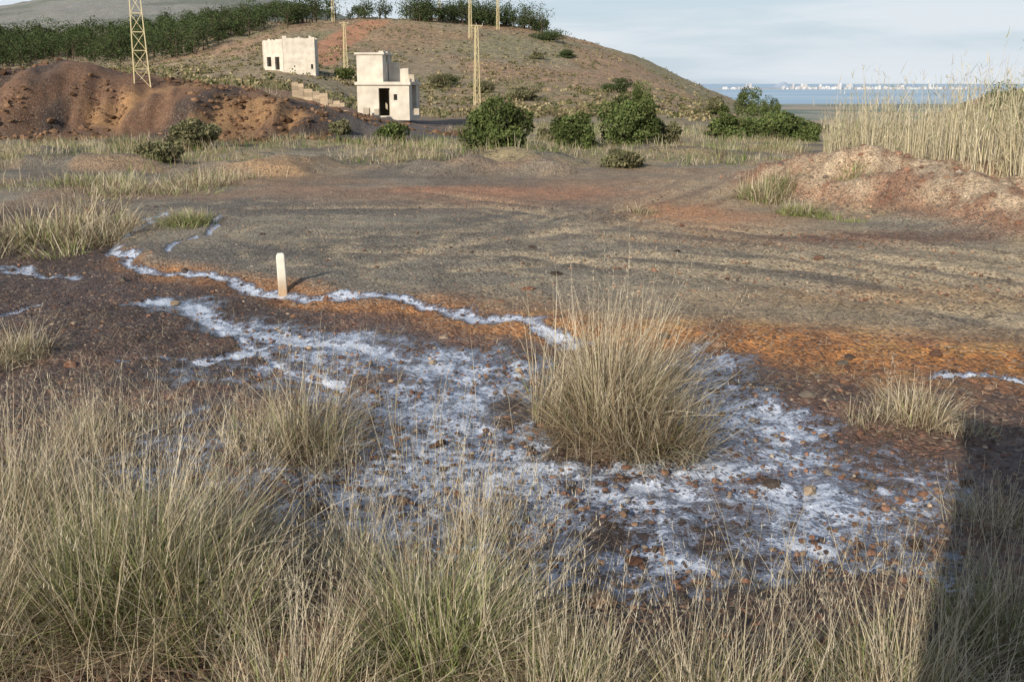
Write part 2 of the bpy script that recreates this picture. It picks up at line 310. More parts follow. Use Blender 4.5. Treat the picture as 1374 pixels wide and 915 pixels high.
# ------------------------------------------------------------------ grass blades
STRAW=np.array([.57,.47,.31]); PALE=np.array([.76,.67,.50]); BROWN=np.array([.27,.195,.12]); GREEN=np.array([.17,.26,.055])
def blades(P,az,th,L,w,kap,col,seg=5,tipc=None,r=None,kink=.22):
    r=r or rng; n=len(P); ds=1.0/seg
    cur=np.zeros((n,seg+1,3)); cur[:,0]=P; a=th.copy(); azz=az.copy()
    for i in range(seg):
        dirh=np.stack([np.sin(azz),np.cos(azz)],1)
        st=(L*ds)[:,None]
        cur[:,i+1,:2]=cur[:,i,:2]+dirh*np.sin(a)[:,None]*st
        cur[:,i+1,2]=cur[:,i,2]+np.cos(a)*L*ds
        a=a+kap*ds*(.5+1.0*i/seg)+r.normal(0,kink,n)*ds*1.6; azz=azz+r.normal(0,kink*1.5,n)*ds*2
    fa=az+math.pi/2+r.normal(0,.6,n)
    wd=np.stack([np.sin(fa),np.cos(fa),r.normal(0,.2,n)],1)
    prof=np.interp(np.linspace(0,1,seg+1),[0,.3,1],[.8,1,.12])
    off=wd[:,None,:]*(w[:,None]*.5*prof[None,:])[:,:,None]
    Vv=np.stack([cur-off,cur+off],2).reshape(n*(seg+1)*2,3)
    b=(np.arange(n)*(seg+1)*2)[:,None]+(np.arange(seg)*2)[None,:]
    Fc=np.stack([b,b+1,b+3,b+2],-1).reshape(-1,4)
    cc=np.repeat(col[:,None,:],seg+1,1)
    if tipc is not None:
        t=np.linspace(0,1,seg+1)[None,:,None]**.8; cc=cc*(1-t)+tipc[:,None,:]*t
    cc=np.repeat(cc[:,:,None,:],2,2).reshape(-1,3)
    return Vv,Fc,cc,cur
def tuft(g,x,y,L=1.1,R=.35,n=2500,green=.3,sp=.75,stalks=60,w=.0045,seed=0,lean=(0,0),sub=6):
    r=np.random.default_rng(seed+100)
    so=r.normal(0,.55,(sub,2))*R; sl=r.uniform(.5,1.08,sub); sl[0]=1.05; so[0]*=.2; sg=r.uniform(.3,2.0,sub); slean=r.normal(0,.28,(sub,2)); slean[0]*=.3; sb=r.uniform(.72,1.12,sub)
    k=r.choice(sub,n,p=np.r_[.34,np.full(sub-1,.66/(sub-1))])
    rr=R*.62*np.sqrt(r.random(n)); an=r.random(n)*2*math.pi
    px=x+so[k,0]+rr*np.sin(an); py=y+so[k,1]+rr*np.cos(an); P=np.stack([px,py,H(px,py)-.03],1)
    az=an+r.normal(0,1.0,n); th=np.abs(r.normal(0,.28,n))+sp*(rr/(R*.62))*r.random(n)**.8
    vx=np.sin(az)*th+lean[0]+slean[k,0]; vy=np.cos(az)*th+lean[1]+slean[k,1]; az=np.arctan2(vx,vy); th=np.hypot(vx,vy)
    l=L*sl[k]*(.22+.78*r.random(n)**1.0); kap=r.normal(.55,.6,n)+.1
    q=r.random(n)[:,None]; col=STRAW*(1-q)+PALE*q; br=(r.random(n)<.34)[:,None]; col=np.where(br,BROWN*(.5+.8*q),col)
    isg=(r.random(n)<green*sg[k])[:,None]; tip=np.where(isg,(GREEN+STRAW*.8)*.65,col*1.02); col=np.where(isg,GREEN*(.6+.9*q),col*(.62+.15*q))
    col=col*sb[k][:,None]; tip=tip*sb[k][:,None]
    l=np.where(isg[:,0],l*.75,l)
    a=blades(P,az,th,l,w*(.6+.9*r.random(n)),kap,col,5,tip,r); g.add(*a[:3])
    m=n//3; an=r.random(m)*6.28; rr=R*(.2+1.3*r.random(m)); px=x+rr*np.sin(an); py=y+rr*np.cos(an)
    P=np.stack([px,py,H(px,py)+.01+.15*r.random(m)],1)
    q=r.random(m)[:,None]; a=blades(P,an+r.normal(0,1.2,m),r.uniform(.9,1.6,m),L*.4*(.4+r.random(m)),np.full(m,w),r.normal(0,.6,m),BROWN*(1-q)+STRAW*.85*q,3,None,r); g.add(*a[:3])
    if stalks:
        m=stalks; rr=R*.8*np.sqrt(r.random(m)); an=r.random(m)*6.28; px=x+rr*np.sin(an); py=y+rr*np.cos(an); P=np.stack([px,py,H(px,py)],1)
        q=r.random(m)[:,None]; th=np.abs(r.normal(.12,.42,m)); az=an+r.normal(0,.8,m)
        vx=np.sin(az)*th+lean[0]*.7; vy=np.cos(az)*th+lean[1]*.7
        ll=L*(.85+.45*r.random(m)); a=blades(P,np.arctan2(vx,vy),np.hypot(vx,vy),ll,np.full(m,w*.75),r.uniform(-.1,.9,m),PALE*.8*(1-q)+STRAW*q*.8,8,None,r,.35); g.add(*a[:3])
        cur=a[3]; T=cur[:,-3:]; kq=6
        for j in range(kq):
            f=j/kq*2; i=int(f); fr=f-i; p=T[:,i]*(1-fr)+T[:,i+1]*fr
            sN=blades(p,r.random(m)*6.28,r.uniform(.1,.6,m),np.full(m,.04)*(.5+.6*r.random(m)),np.full(m,w*.8),np.zeros(m),np.repeat((PALE*.75)[None],m,0),2,None,r); g.add(*sN[:3])
def one_tuft(px,py,**k):
    x,y=gp(px,py); g=Geo(); tuft(g,x,y,**k); mkobj('grass_tuft',g.mesh('grass_tuft',M_grass))
T=[(160,850,dict(L=1.24,R=.44,n=5200,green=.45,sp=.85,stalks=130,w=.0055)),
   (600,890,dict(L=1.02,R=.38,n=3100,green=.55,sp=.95,stalks=120,w=.0055)),
   (822,592,dict(L=1.42,R=.42,n=3600,green=.08,sp=.5,stalks=80,w=.0065)),
   (405,600,dict(L=.9,R=.42,n=1400,green=.12,sp=.9,stalks=50,w=.0055)),
   (290,720,dict(L=.8,R=.35,n=700,green=.15,sp=.8,stalks=50)),
   (10,720,dict(L=1.05,R=.42,n=1900,green=.2,sp=.8,stalks=80,w=.005)),
   (-70,880,dict(L=1.2,R=.4,n=2000,green=.3,sp=.8,stalks=50)),
   (130,590,dict(L=.65,R=.4,n=500,green=.1,sp=.8,stalks=40)),
   (1222,572,dict(L=.5,R=.36,n=1300,green=.03,sp=.95,stalks=16,w=.006)),
   (5,480,dict(L=.55,R=.45,n=1000,green=.12,sp=.9,stalks=10,w=.007)),
   (395,975,dict(L=.8,R=.3,n=1000,green=.3,sp=.9,stalks=90)),
   (760,985,dict(L=.75,R=.35,n=1100,green=.4,sp=.9,stalks=110)),
   (985,1010,dict(L=.85,R=.35,n=1000,green=.3,sp=.9,stalks=130)),
   (1185,950,dict(L=.7,R=.35,n=1100,green=.5,sp=.95,stalks=80)),
   (1360,870,dict(L=.7,R=.45,n=1200,green=.4,sp=.9,stalks=50)),
   (1320,990,dict(L=.6,R=.4,n=900,green=.4,sp=.9,stalks=50)),
   (1340,700,dict(L=.4,R=.4,n=500,green=.1,sp=.9,stalks=20)),
   (650,720,dict(L=.6,R=.3,n=250,green=.1,sp=.8,stalks=45)),
   (480,760,dict(L=.6,R=.3,n=300,green=.2,sp=.8,stalks=60))]
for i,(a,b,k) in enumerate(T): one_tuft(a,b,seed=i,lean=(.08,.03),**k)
for i,(px,py,L,R,n,gr) in enumerate([(55,318,.95,1.4,2600,.2),(-60,325,1.0,1.4,1400,.2),(125,320,.7,.9,1300,.25),(245,306,.5,.65,1200,.6),(1025,268,.9,.8,1400,.3),(1068,288,.45,.5,1300,1.3),(1082,286,.35,.35,900,1.3),(855,288,.35,.35,200,.3),(1140,232,.4,.4,400,.5),(1140,298,.2,.3,200,.8),(180,262,.6,1.6,1400,.3),(90,250,.7,1.8,1500,.35),(260,250,.6,1.5,1300,.3)]):
    x,y=(hit(px,py)[:2] if px>1000 else gp(px,py,.1))
    g=Geo(); tuft(g,x,y,L=L,R=R,n=n,green=gr,sp=.8,stalks=0,w=.014,seed=50+i); mkobj('grass_tuft',g.mesh('grass_tuft',M_grass))
g=Geo(); n=3600; y=rng.uniform(3.6,9,n); x=rng.uniform(-1,1,n)*(.6*y+.5); k=(fbm(x*1.2,y*1.2,3,80)>.45)&((x<.1*y)|(y<5.8)); x,y=x[k],y[k]; n=len(x)
P=np.stack([x,y,H(x,y)],1); q=rng.random(n)[:,None]
a=blades(P,rng.random(n)*6.28,np.abs(rng.normal(0,.5,n)),rng.uniform(.2,.95,n),np.full(n,.004),rng.uniform(-.1,1,n),(STRAW*q+PALE*(1-q)*.8)*rng.uniform(.5,1,(n,1)),6,None); g.add(*a[:3])
n=14000; y=rng.uniform(3.6,13,n); x=rng.uniform(-1,1,n)*(.6*y+.5); k=(fbm(x*1.5,y*1.5,3,81)>.5)&(fmask(x,y)<.5); x,y=x[k],y[k]; n=len(x); P=np.stack([x,y,H(x,y)+.01],1); q=rng.random(n)[:,None]
a=blades(P,rng.random(n)*6.28,rng.uniform(.7,1.55,n),rng.uniform(.05,.25,n),np.full(n,.004),rng.uniform(-.3,.6,n),BROWN*q+STRAW*(1-q)*.8,3,None); g.add(*a[:3])
mkobj('sparse_dry_stems',g.mesh('sparse_dry_stems',M_grass))
# mid field of dry grass
g=Geo(); nt_=11000; cy=rng.uniform(27,100,nt_); cx=rng.uniform(-1,1,nt_)*.62*cy
c=687+1376*cx/cy; dens=fbm(cx*.22,cy*.3,4,90)
keep=((cy>37+5*(dens-.5)*4)&(cx<9+(cy-40)*.4)&(cy<np.where(c<560,50,54))&(dens>.4))|((c<340)&(cy>28)&(cy<37)&(dens>.5))|((cy>53)&(c>600)&(c<1060)&(cy<75)&(dens>.45))|((cy>62)&(cy<80)&(c<420)&(dens>.72))|((c>900)&(c<1080)&(cy>36)&(cy<60)&(dens>.4))|((cy>84)&(c<620)&(dens>.48))
cx,cy,dens=cx[keep],cy[keep],dens[keep]; per=24; n=len(cx)*per
rad=np.repeat(rng.uniform(.15,.6,len(cx)),per)
tx=np.repeat(cx,per)+rng.normal(0,1,n)*rad; ty=np.repeat(cy,per)+rng.normal(0,1,n)*rad
tg=np.repeat(rng.random(len(cx)),per); tl=np.repeat(rng.uniform(.05,1,len(cx))**1.8*(.5+dens),per)
q=rng.random(n)[:,None]; col=STRAW*(1-q)+PALE*q*.9; col=np.where((tg[:,None]<.3)&(q<.75),GREEN*.9*(.5+q),col); col=np.where((tg[:,None]>.72),BROWN*1.1*(.7+.6*q),col); col=np.where((q>.8),(STRAW+GREEN)*.5,col)
a=blades(np.stack([tx,ty,H(tx,ty)-.03],1),rng.random(n)*6.28,np.abs(rng.normal(0,.8,n)),.12+.62*tl*rng.uniform(.5,1,n),.02+.0*tx,rng.uniform(.2,1.2,n),col*.85,2,None); g.add(*a[:3])
mkobj('dry_grass_field',g.mesh('dry_grass_field',M_grass))
# ------------------------------------------------------------------ reeds
g=Geo(); n=4400; t=rng.random(n); y=22+18*t; x=np.interp(y,[20,24,30,36,40],[12.4,11.5,10.9,11.2,12.3])+np.abs(rng.normal(0,1,n))*2.2
y0=rng.uniform(15,24,n); k=rng.random(n)<.3; y=np.where(k,y0,y); x=np.where(k,np.interp(y0,[15,24],[14.3,11.9])+np.abs(rng.normal(0,1,n))*2,x)
dn=fbm(x*.9,y*.9,3,110); k=dn>.40; x,y,dn=x[k],y[k],dn[k]; n=len(x)
P=np.stack([x,y,H(x,y)-.05],1); q=rng.random(n)[:,None]
Lr=np.interp(y,[15,22,27,31,36,40],[1.5,1.85,2.2,2.45,2.1,1.4])*rng.uniform(.55,1.1,n)*(.55+.95*dn)
pk=rng.random(n)<.03; Lr=np.where(pk,Lr*1.3,Lr)
RC=np.array([.56,.47,.29]); RP=np.array([.80,.72,.52])
a=blades(P,rng.normal(-.6,1.8,n),np.abs(rng.normal(0,.14,n)),Lr,rng.uniform(.013,.025,n),rng.uniform(-.1,.45,n),(RC*(1-q)+RP*q)*rng.uniform(.5,1.05,(n,1)),5,None); g.add(*a[:3]); cur=a[3]
for j in range(4):
    i=rng.integers(1,6,n); p=cur[np.arange(n),i]; m=n; q=rng.random(m)[:,None]; col=(RC*(1-q)+RP*q)*rng.uniform(.55,1.05,(n,1)); col=np.where(rng.random(m)[:,None]<.15,np.array([.24,.30,.10]),col)
    a=blades(p,rng.random(m)*6.28,rng.uniform(.1,1.1,m),rng.uniform(.15,.45,m),rng.uniform(.01,.02,m),rng.uniform(.5,2.0,m),col,3,None); g.add(*a[:3])
mkobj('reed_bed',g.mesh('reed_bed',M_grass))
# ------------------------------------------------------------------ stones
import bmesh
def ico(sub):
    b=bmesh.new(); bmesh.ops.create_icosphere(b,subdivisions=sub,radius=1); v=np.array([x.co[:] for x in b.verts]); f=np.array([[w.index for w in q.verts] for q in b.faces]); b.free(); return v,f
I1=ico(1); I2=ico(2)
def stones(name,x,y,size,col,base=I1,sink=.25,flat=.65):
    bv,bf=base; n=len(x); k=len(bv)
    sc=size[:,None]*np.stack([rng.uniform(.7,1.3,n),rng.uniform(.7,1.3,n),flat*rng.uniform(.6,1.2,n)],1)
    Vv=bv[None]*(1+rng.uniform(-.3,.3,(n,k,1)))*sc[:,None,:]
    an=rng.random(n)*6.28; c,s_=np.cos(an)[:,None],np.sin(an)[:,None]
    X=Vv[:,:,0]*c-Vv[:,:,1]*s_; Y=Vv[:,:,0]*s_+Vv[:,:,1]*c
    z=H(x,y)+size*flat*(1-sink*2)*.6-.012
    Vv=np.stack([X+x[:,None],Y+y[:,None],Vv[:,:,2]+z[:,None]],-1)
    Fc=(bf[None]+(np.arange(n)*k)[:,None,None]).reshape(-1,3)
    mkobj(name,mkmesh(name,Vv.reshape(-1,3),Fc,np.repeat(col,k,0),M_rock,False))
def rc(n):
    pal=np.array([[.22,.12,.08],[.15,.09,.065],[.10,.078,.065],[.28,.18,.12],[.40,.31,.22],[.18,.15,.12]]); p=[.28,.22,.18,.16,.06,.10]
    return pal[rng.choice(6,n,p=p)]*rng.uniform(.7,1.3,(n,1))
n=64000; y=3.6+15*rng.random(n)**1.5; x=rng.uniform(-1,1,n)*(.62*y+.6); fmv=fmask(x,y); k=(lotd(x,y)<.6)&(rng.random(n)>fmv*.92)&(fbm(x*1.5,y*1.5,3,95)>.36); x,y=x[k],y[k]; n=len(x)
stones('gravel',x,y,.006+.02*rng.random(n)**3+.022*rng.random(n)**14,rc(n)); print('gravel',n)
n=14000; y=13+16*rng.random(n)**1.3; x=rng.uniform(-1,1,n)*(.62*y); k=(lotd(x,y)>.2)&(bank(x,y)<.1); x,y=x[k],y[k]; n=len(x)
stones('lot_gravel',x,y,.01+.025*rng.random(n)**4,rc(n)*1.2)
n=1000; y=4.5+20*rng.random(n); x=rng.uniform(-1,1,n)*.6*y; k=(np.abs(lotd(x,y)+.3)<.7)|(rng.random(n)<.12); k&=bank(x,y)<.3; x,y=x[k],y[k]; n=len(x)
stones('scattered_stones',x,y,.025+.055*rng.random(n)**3,rc(n)*.75,I2)
n=2600; x=rng.uniform(6,14,n); y=rng.uniform(16,32,n); k=bank(x,y)>.06; x,y=x[k],y[k]; n=len(x); stones('bank_rubble',x,y,.015+.08*rng.random(n)**6,rc(n)*1.5)
n=7000; y=rng.uniform(49,64,n); c=rng.uniform(-80,640,n); x=(c-687)/1376*y; k=fbm(x*.3,y*.3,3,99)>.45; x,y=x[k],y[k]; n=len(x); stones('spoil_heap_rubble',x,y,.04+.20*rng.random(n)**7,np.array([.19,.115,.07])*rng.uniform(.4,1.4,(n,1)),I1,.3,.7)
# ------------------------------------------------------------------ marker post
g=Geo(); x,y,z,t=hit(380,393)
prof=[(-.1,.082),(0,.080),(.02,.078),(.30,.076),(.52,.074),(.552,.070),(.575,.055),(.583,.03)]
R=[]; m=24
for zz,r in prof:
    for i in range(m):
        a=i*2*math.pi/m; ca,sa=math.cos(a),math.sin(a); e=.3
        R.append((math.copysign(abs(ca)**e,ca)*r*.85,math.copysign(abs(sa)**e,sa)*r*.7,zz))
R=np.array(R); Fc=[[j*m+i,j*m+(i+1)%m,(j+1)*m+(i+1)%m,(j+1)*m+i] for j in range(len(prof)-1) for i in range(m)]
cc=np.tile([.66,.62,.52],(len(R),1)); cc[R[:,2]<.08]=[.40,.27,.16]
R2=R.copy(); R2[:,0]+=R[:,2]*math.sin(radians(-1)); R2[:,2]+=R2[:,0]*.1*(R[:,2]>.5)
me=mkmesh('marker_post',R2,Fc,cc,M_conc,False); bm_=bmesh.new(); bm_.from_mesh(me); bmesh.ops.holes_fill(bm_,edges=[e for e in bm_.edges if e.is_boundary]); bm_.to_mesh(me); bm_.free()
o=mkobj('marker_post',me); o.location=(x,y,z); o.rotation_euler[2]=.15
# ------------------------------------------------------------------ lattice pylons
def pylon(px,py,hpx,wm=.5,arm=True):
    x,y,z,t=hit(px,py); h=hpx*t/F; g=Geo(); col=(.62,.52,.30); w0=wm; w1=wm*.45; nseg=max(6,int(h/.9)); r=.024+.0001*t
    lv=[(i/nseg) for i in range(nseg+1)]
    def corner(f,k): w=(w0*(1-f)+w1*f)/2; return (w*[-1,1,1,-1][k],w*[-1,-1,1,1][k],h*f-.2)
    for k in range(4):
        tube(g,corner(0,k),corner(1,k),r*1.3,r*1.1,col)
        for i in range(nseg):
            a,b=(k,(k+1)%4) if i%2 else ((k+1)%4,k)
            tube(g,corner(lv[i],a),corner(lv[i+1],b),r*.65,r*.65,col); tube(g,corner(lv[i+1],k),corner(lv[i+1],(k+1)%4),r*.5,r*.5,col)
    if arm:
        l=.75; f=.985
        tube(g,(-l,0,h*f),(l,0,h*f),r*1.3,r*1.3,col); tube(g,(-l,0,h*f),(0,0,h*f-.6),r*.8,r*.8,col); tube(g,(l,0,h*f),(0,0,h*f-.6),r*.8,r*.8,col)
        for q in(-l,0,l): tube(g,(q,0,h*f),(q,0,h*f+.3),.05,.03,(.35,.3,.25),6)
    o=mkobj('lattice_pylon',g.mesh('lattice_pylon',M_metal)); o.location=(x,y,z); o.rotation_euler[2]=.35
pylon(191,114,190,.85); pylon(640,141,103,.62); pylon(464,93,60,.6); pylon(631,52,75,.8); pylon(447,30,60,.8); pylon(590,28,40,.8); pylon(668,40,60,.8)
# ------------------------------------------------------------------ buildings
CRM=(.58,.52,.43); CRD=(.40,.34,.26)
def wall(g,L,Hh,th,ops,top=None,col=CRM,seed=0):
    r=np.random.default_rng(seed); xs=sorted(set([0,L]+[o[0] for o in ops]+[o[1] for o in ops])); zs=sorted(set([-.6,Hh]+[o[2] for o in ops]+[o[3] for o in ops]))
    for i in range(len(xs)-1):
        for j in range(len(zs)-1):
            cx=(xs[i]+xs[i+1])/2; cz=(zs[j]+zs[j+1])/2
            if any(o[0]<cx<o[1] and o[2]<cz<o[3] for o in ops): continue
            box(g,xs[i],xs[i+1],0,th,zs[j],zs[j+1],col)
    if top:
        x=0
        while x<L:
            w=min(r.uniform(.15,.5),L-x); box(g,x,x+w,.0,th,Hh,Hh+r.random()**2*top+.01,col); x+=w+1e-6
def part(parent,name,fn,loc=(0,0,0),rz=0,mat=M_plaster):
    g=Geo(); fn(g); o=mkobj(name,g.mesh(name,mat),parent); o.location=loc; o.rotation_euler[2]=rz; return o
def empty(name,loc,rz):
    e=bpy.data.objects.new(name,None); bpy.context.scene.collection.objects.link(e); e.location=loc; e.rotation_euler[2]=rz; return e
x,y,z,t=hit(381,98); s_=t/F
e=empty('ruined_white_house',(x,y,z),radians(6)); hh=44*s_; wl=42*s_; ws=26*s_
part(e,'front_wall',lambda g:wall(g,wl,hh*.98,.3,[(wl*.86,wl*.93,.4,1.0)],.35,seed=1))
part(e,'left_wall',lambda g:wall(g,ws*1.15,hh*.93,.3,[(ws*.15,ws*.42,.7,1.9),(ws*.65,ws*.92,.3,1.9)],.3,seed=2),(-ws*1.02,ws*.52,0),-radians(28))
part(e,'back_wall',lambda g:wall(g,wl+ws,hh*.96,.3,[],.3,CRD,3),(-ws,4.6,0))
part(e,'right_wall',lambda g:wall(g,4.3,hh*.97,.3,[(1.5,2.4,.9,2)],.3,seed=4),(wl-.002,.3,0),radians(90))
part(e,'far_left_wall',lambda g:wall(g,2.5,hh*.9,.3,[],.2,seed=5),(-ws*1.0,2.0,0),radians(90))
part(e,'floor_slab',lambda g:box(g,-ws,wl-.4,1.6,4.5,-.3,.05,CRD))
x,y,z,t=hit(480,149.5); s_=t/F
e=empty('ruined_mine_house',(x,y,z),radians(-3)); w=70*s_; h1=34*s_; hu=35*s_; wu=35*s_; dx=29*s_; zu=h1+.8; hw=hu-.6
part(e,'front_wall',lambda g:wall(g,w,h1,.3,[(dx,dx+15*s_,-.3,h1*.88),(dx+20*s_,dx+25*s_,h1*.42,h1*.65)],0))
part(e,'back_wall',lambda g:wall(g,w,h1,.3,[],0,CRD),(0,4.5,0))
part(e,'left_wall',lambda g:wall(g,4.2,h1,.3,[(1.4,2.4,.9,1.9)],0),(.3,.3,0),radians(90))
part(e,'right_wall',lambda g:wall(g,4.2,h1,.3,[(1,3,.0,2.1)],0),(w,.3,0),radians(90))
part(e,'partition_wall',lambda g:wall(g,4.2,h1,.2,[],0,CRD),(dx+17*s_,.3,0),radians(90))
part(e,'roof_slab',lambda g:box(g,-.12,w+.12,-.15,4.95,h1+.004,h1+.2,CRM))
part(e,'upper_front_wall',lambda g:wall(g,wu,hw,.3,[],0),(-.02,.3,zu))
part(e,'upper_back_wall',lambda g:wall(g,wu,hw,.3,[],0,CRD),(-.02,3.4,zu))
part(e,'upper_left_wall',lambda g:wall(g,2.8,hw,.3,[],0),(.28,.6,zu),radians(90))
part(e,'upper_right_wall',lambda g:wall(g,2.8,hw,.3,[(1,1.7,.7,1.4)],0),(wu-.02,.6,zu),radians(90))
part(e,'upper_roof',lambda g:box(g,-.15,wu+.1,.2,3.8,zu+hw+.003,zu+hw+.14,CRM))
part(e,'broken_parapet',lambda g:(box(g,wu+.05,wu+.7,2.2,2.5,h1+.204,h1+1.5,CRM),box(g,wu+.7,wu+1.4,2.2,2.5,h1+.204,h1+1.1,CRM),box(g,wu+1.4,wu+1.8,2.2,2.5,h1+.204,h1+.7,CRD)))
part(e,'fallen_masonry',lambda g:[box(g,a,a+b,-1.2-c,-1.2-c+b,-.2,b*.6,CRD) for a,b,c in [(.6,.4,0),(1.4,.3,.3),(4,.35,.2)]])
def stone_wall(px0,px1,py,hpx,seed):
    x0,y0,z0,t=hit(px0,py); x1=x0+(px1-px0)*t/F; g=Geo(); r=np.random.default_rng(seed); x=0
    while x<x1-x0:
        w=r.uniform(.3,.7); u=x/(x1-x0); hh=hpx*t/F*(.85+.2*r.random())*(1-.35*u*u); zz=float(H(x0+x,y0)); 
        for k in range(max(1,int(hh/.3))): box(g,x,x+w-.01,r.uniform(-.06,.06),.5,k*.3-.4+(zz-z0),k*.3-.11+(zz-z0),np.array((.36,.28,.19))*r.uniform(.7,1.25))
        x+=w
    o=mkobj('ruined_stone_wall',g.mesh('ruined_stone_wall',M_block)); o.location=(x0,y0,z0)
stone_wall(392,458,130,26,1); stone_wall(350,400,121,10,2); stone_wall(430,475,139,12,3); stone_wall(558,600,151,7,4)
# ------------------------------------------------------------------ foliage
def crown(g,c,rx,ry,rz,n,leaf,cols,r,lobes=9,low=0.0):
    c=np.array(c,float); lc=r.normal(0,1,(lobes,3)); lc/=np.linalg.norm(lc,axis=1)[:,None]; lc*=r.uniform(.35,.78,(lobes,1)); lr=r.uniform(.22,.5,lobes)
    k=r.integers(0,lobes,n); d=r.normal(0,1,(n,3)); d/=np.linalg.norm(d,axis=1)[:,None]; d*=(lr[k]*r.uniform(.45,1.15,n)**.6)[:,None]
    p=c+(lc[k]+d)*np.array([rx,ry,rz]); lb=r.uniform(.6,1.4,lobes)[k]
    a=r.normal(0,1,(n,3)); a/=np.linalg.norm(a,axis=1)[:,None]; b=np.cross(a,r.normal(0,1,(n,3))); b/=np.linalg.norm(b,axis=1)[:,None]
    s=(leaf*r.uniform(.6,1.4,n))[:,None]; a=a*s; b=b*s*.6
    Vv=np.stack([p-a,p+b*.8,p+a,p-b*.8],1).reshape(-1,3)
    col=np.array(cols)[r.integers(0,len(cols),n)]*lb[:,None]*r.uniform(.75,1.25,(n,1))
    g.add(Vv,np.arange(n*4).reshape(n,4),np.repeat(col,4,0))
GB=[(.075,.105,.035),(.10,.13,.045),(.14,.16,.06)]; GP=[(.045,.065,.03),(.06,.082,.035),(.085,.108,.043)]; GO=[(.17,.165,.09),(.22,.20,.11),(.11,.115,.06)]
def shrub(px,py,wpx,hpx,name='green_shrub',cols=GB,n=3500,seed=0,maxt=500):
    X,Y,z,t=hit(px,py)
    if t>maxt: print('skip',px,py,t); return
    w=wpx*t/F; h=hpx*t/F; r=np.random.default_rng(seed+900); g=Geo()
    for i in range(6):
        an=r.random()*6.28; tube(g,(X,Y,z-.1),(X+math.sin(an)*w*.22,Y+math.cos(an)*w*.22,z+h*.55),.05*h**.5,.015,(.1,.075,.05),5)
    crown(g,(X,Y,z+h*.45),w*.55,w*.5,h*.6,n,.05+.005*w+t*.0003,cols,r,18)
    crown(g,(X,Y,z+h*.18),w*.5,w*.45,h*.25,n//4,.06+t*.0003,cols,r,8)
    mkobj(name,g.mesh(name,M_leaf))
S=[(526,194,44,30,GB),(668,196,88,62,GB),(770,199,64,50,GB),(842,194,84,62,GB),(896,192,40,34,GO),(860,146,36,34,GB),(826,124,44,18,GP),(1050,188,76,40,GB),(985,186,70,36,GB),(955,152,30,22,GO),(730,190,30,16,GO),(590,118,40,20,GO),(735,55,60,16,GP),(600,113,30,14,GP),(720,80,20,10,GO),(1086,190,30,26,GB),(1345,176,75,62,GB),(1300,165,40,24,GO),(462,106,30,14,GB),(650,125,30,16,GO),(255,200,70,38,GO),(835,225,60,24,GO),(760,78,26,10,GP),(890,90,24,12,GP),(700,135,60,18,GO),(455,180,30,16,GO),(215,215,60,22,GO)]
for i,(a,b,w,h,c_) in enumerate(S): shrub(a,b,w,h,'green_shrub' if c_ is not GO else 'olive_shrub',c_,8000 if w>60 else 3000,i)
for i,(px,Yd,pt,wp) in enumerate([(1004,150,118,46),(1035,165,130,30),(965,140,140,30)]):
    x=(px-687)/1376*Yd; z=float(H(x,Yd)); zt=float(zat(Yd,pt)); h=zt-z; w=wp*Yd/F; g=Geo(); r=np.random.default_rng(70+i)
    tube(g,(x,Yd,z-.3),(x,Yd,z+h*.7),.14,.06,(.14,.10,.07),6); crown(g,(x,Yd,z+h*.55),w*.55,w*.55,h*.5,3500,.13,GB,r,12); mkobj('broadleaf_tree',g.mesh('broadleaf_tree',M_leaf))
def pine(g,x,y,z,h,w,r,n=420,sc=1.0):
    tube(g,(x,y,z-.3),(x+r.normal(0,.1),y,z+h*.6),.12*h/6+.04,.06,(.10,.075,.055),5)
    for i in range(4):
        an=r.random()*6.28; tube(g,(x,y,z+h*.3),(x+math.sin(an)*w*.32,y+math.cos(an)*w*.32,z+h*r.uniform(.5,.8)),.05,.02,(.10,.075,.055),4)
    crown(g,(x,y,z+h*.5),w*.62,w*.62,h*.55,n,.16*sc,GP,r,11)
x,y,z,t=hit(808,62); g=Geo(); r=np.random.default_rng(5); pine(g,x,y,z,38*t/F,46*t/F,r,4000,1.2); mkobj('pine_tree',g.mesh('pine_tree',M_leaf))
g=Geo(); r=np.random.default_rng(6); cnt=0
lo_x=[-150,0,60,120,180,240,300,360,420,470,520,560,620,700,735]; lo_y=[100,96,95,94,92,84,60,42,34,28,25,26,29,35,43]; up_y=[50,48,46,42,38,30,20,8,4,8,12,22,25,31,39]
for i in range(1050):
    px=r.uniform(-150,735)
    if px>440 and r.random()<.5: continue
    f=r.random()**.8; py=np.interp(px,lo_x,lo_y)*(1-f)+(np.interp(px,lo_x,up_y)+8)*f
    x,y,z,t=hit(px,py)
    if t>860 or t<150: continue
    h=r.uniform(3,9.5)*(1.2 if t>450 else 1); pine(g,x,y,z,h,h*r.uniform(.65,1.15),r,330,1.5 if t<350 else 2.6); cnt+=1
mkobj('pine_forest',g.mesh('pine_forest',M_leaf)); print('pines',cnt)
g=Geo(); n=8500; Y=np.exp(rng.uniform(math.log(84),math.log(430),n)); c=rng.uniform(-100,1040,n); X=(c-687)/1376*Y; dn=fbm(X*.06,Y*.06,4,120); k=(dn+rng.random(n)*.25>.56); X,Y=X[k],Y[k]; n=len(X); per=14
sz=rng.uniform(.15,.6,n)*(1+1.2*(rng.random(n)<.05)); pp=np.repeat(np.stack([X,Y,H(X,Y)+sz*.3],1),per,0)+rng.normal(0,1,(n*per,3))*np.repeat(sz,per)[:,None]*np.array([.6,.6,.35])
m=n*per; a=rng.normal(0,1,(m,3)); a/=np.linalg.norm(a,axis=1)[:,None]; b=np.cross(a,rng.normal(0,1,(m,3))); b/=np.linalg.norm(b,axis=1)[:,None]; a*=.17;b*=.13
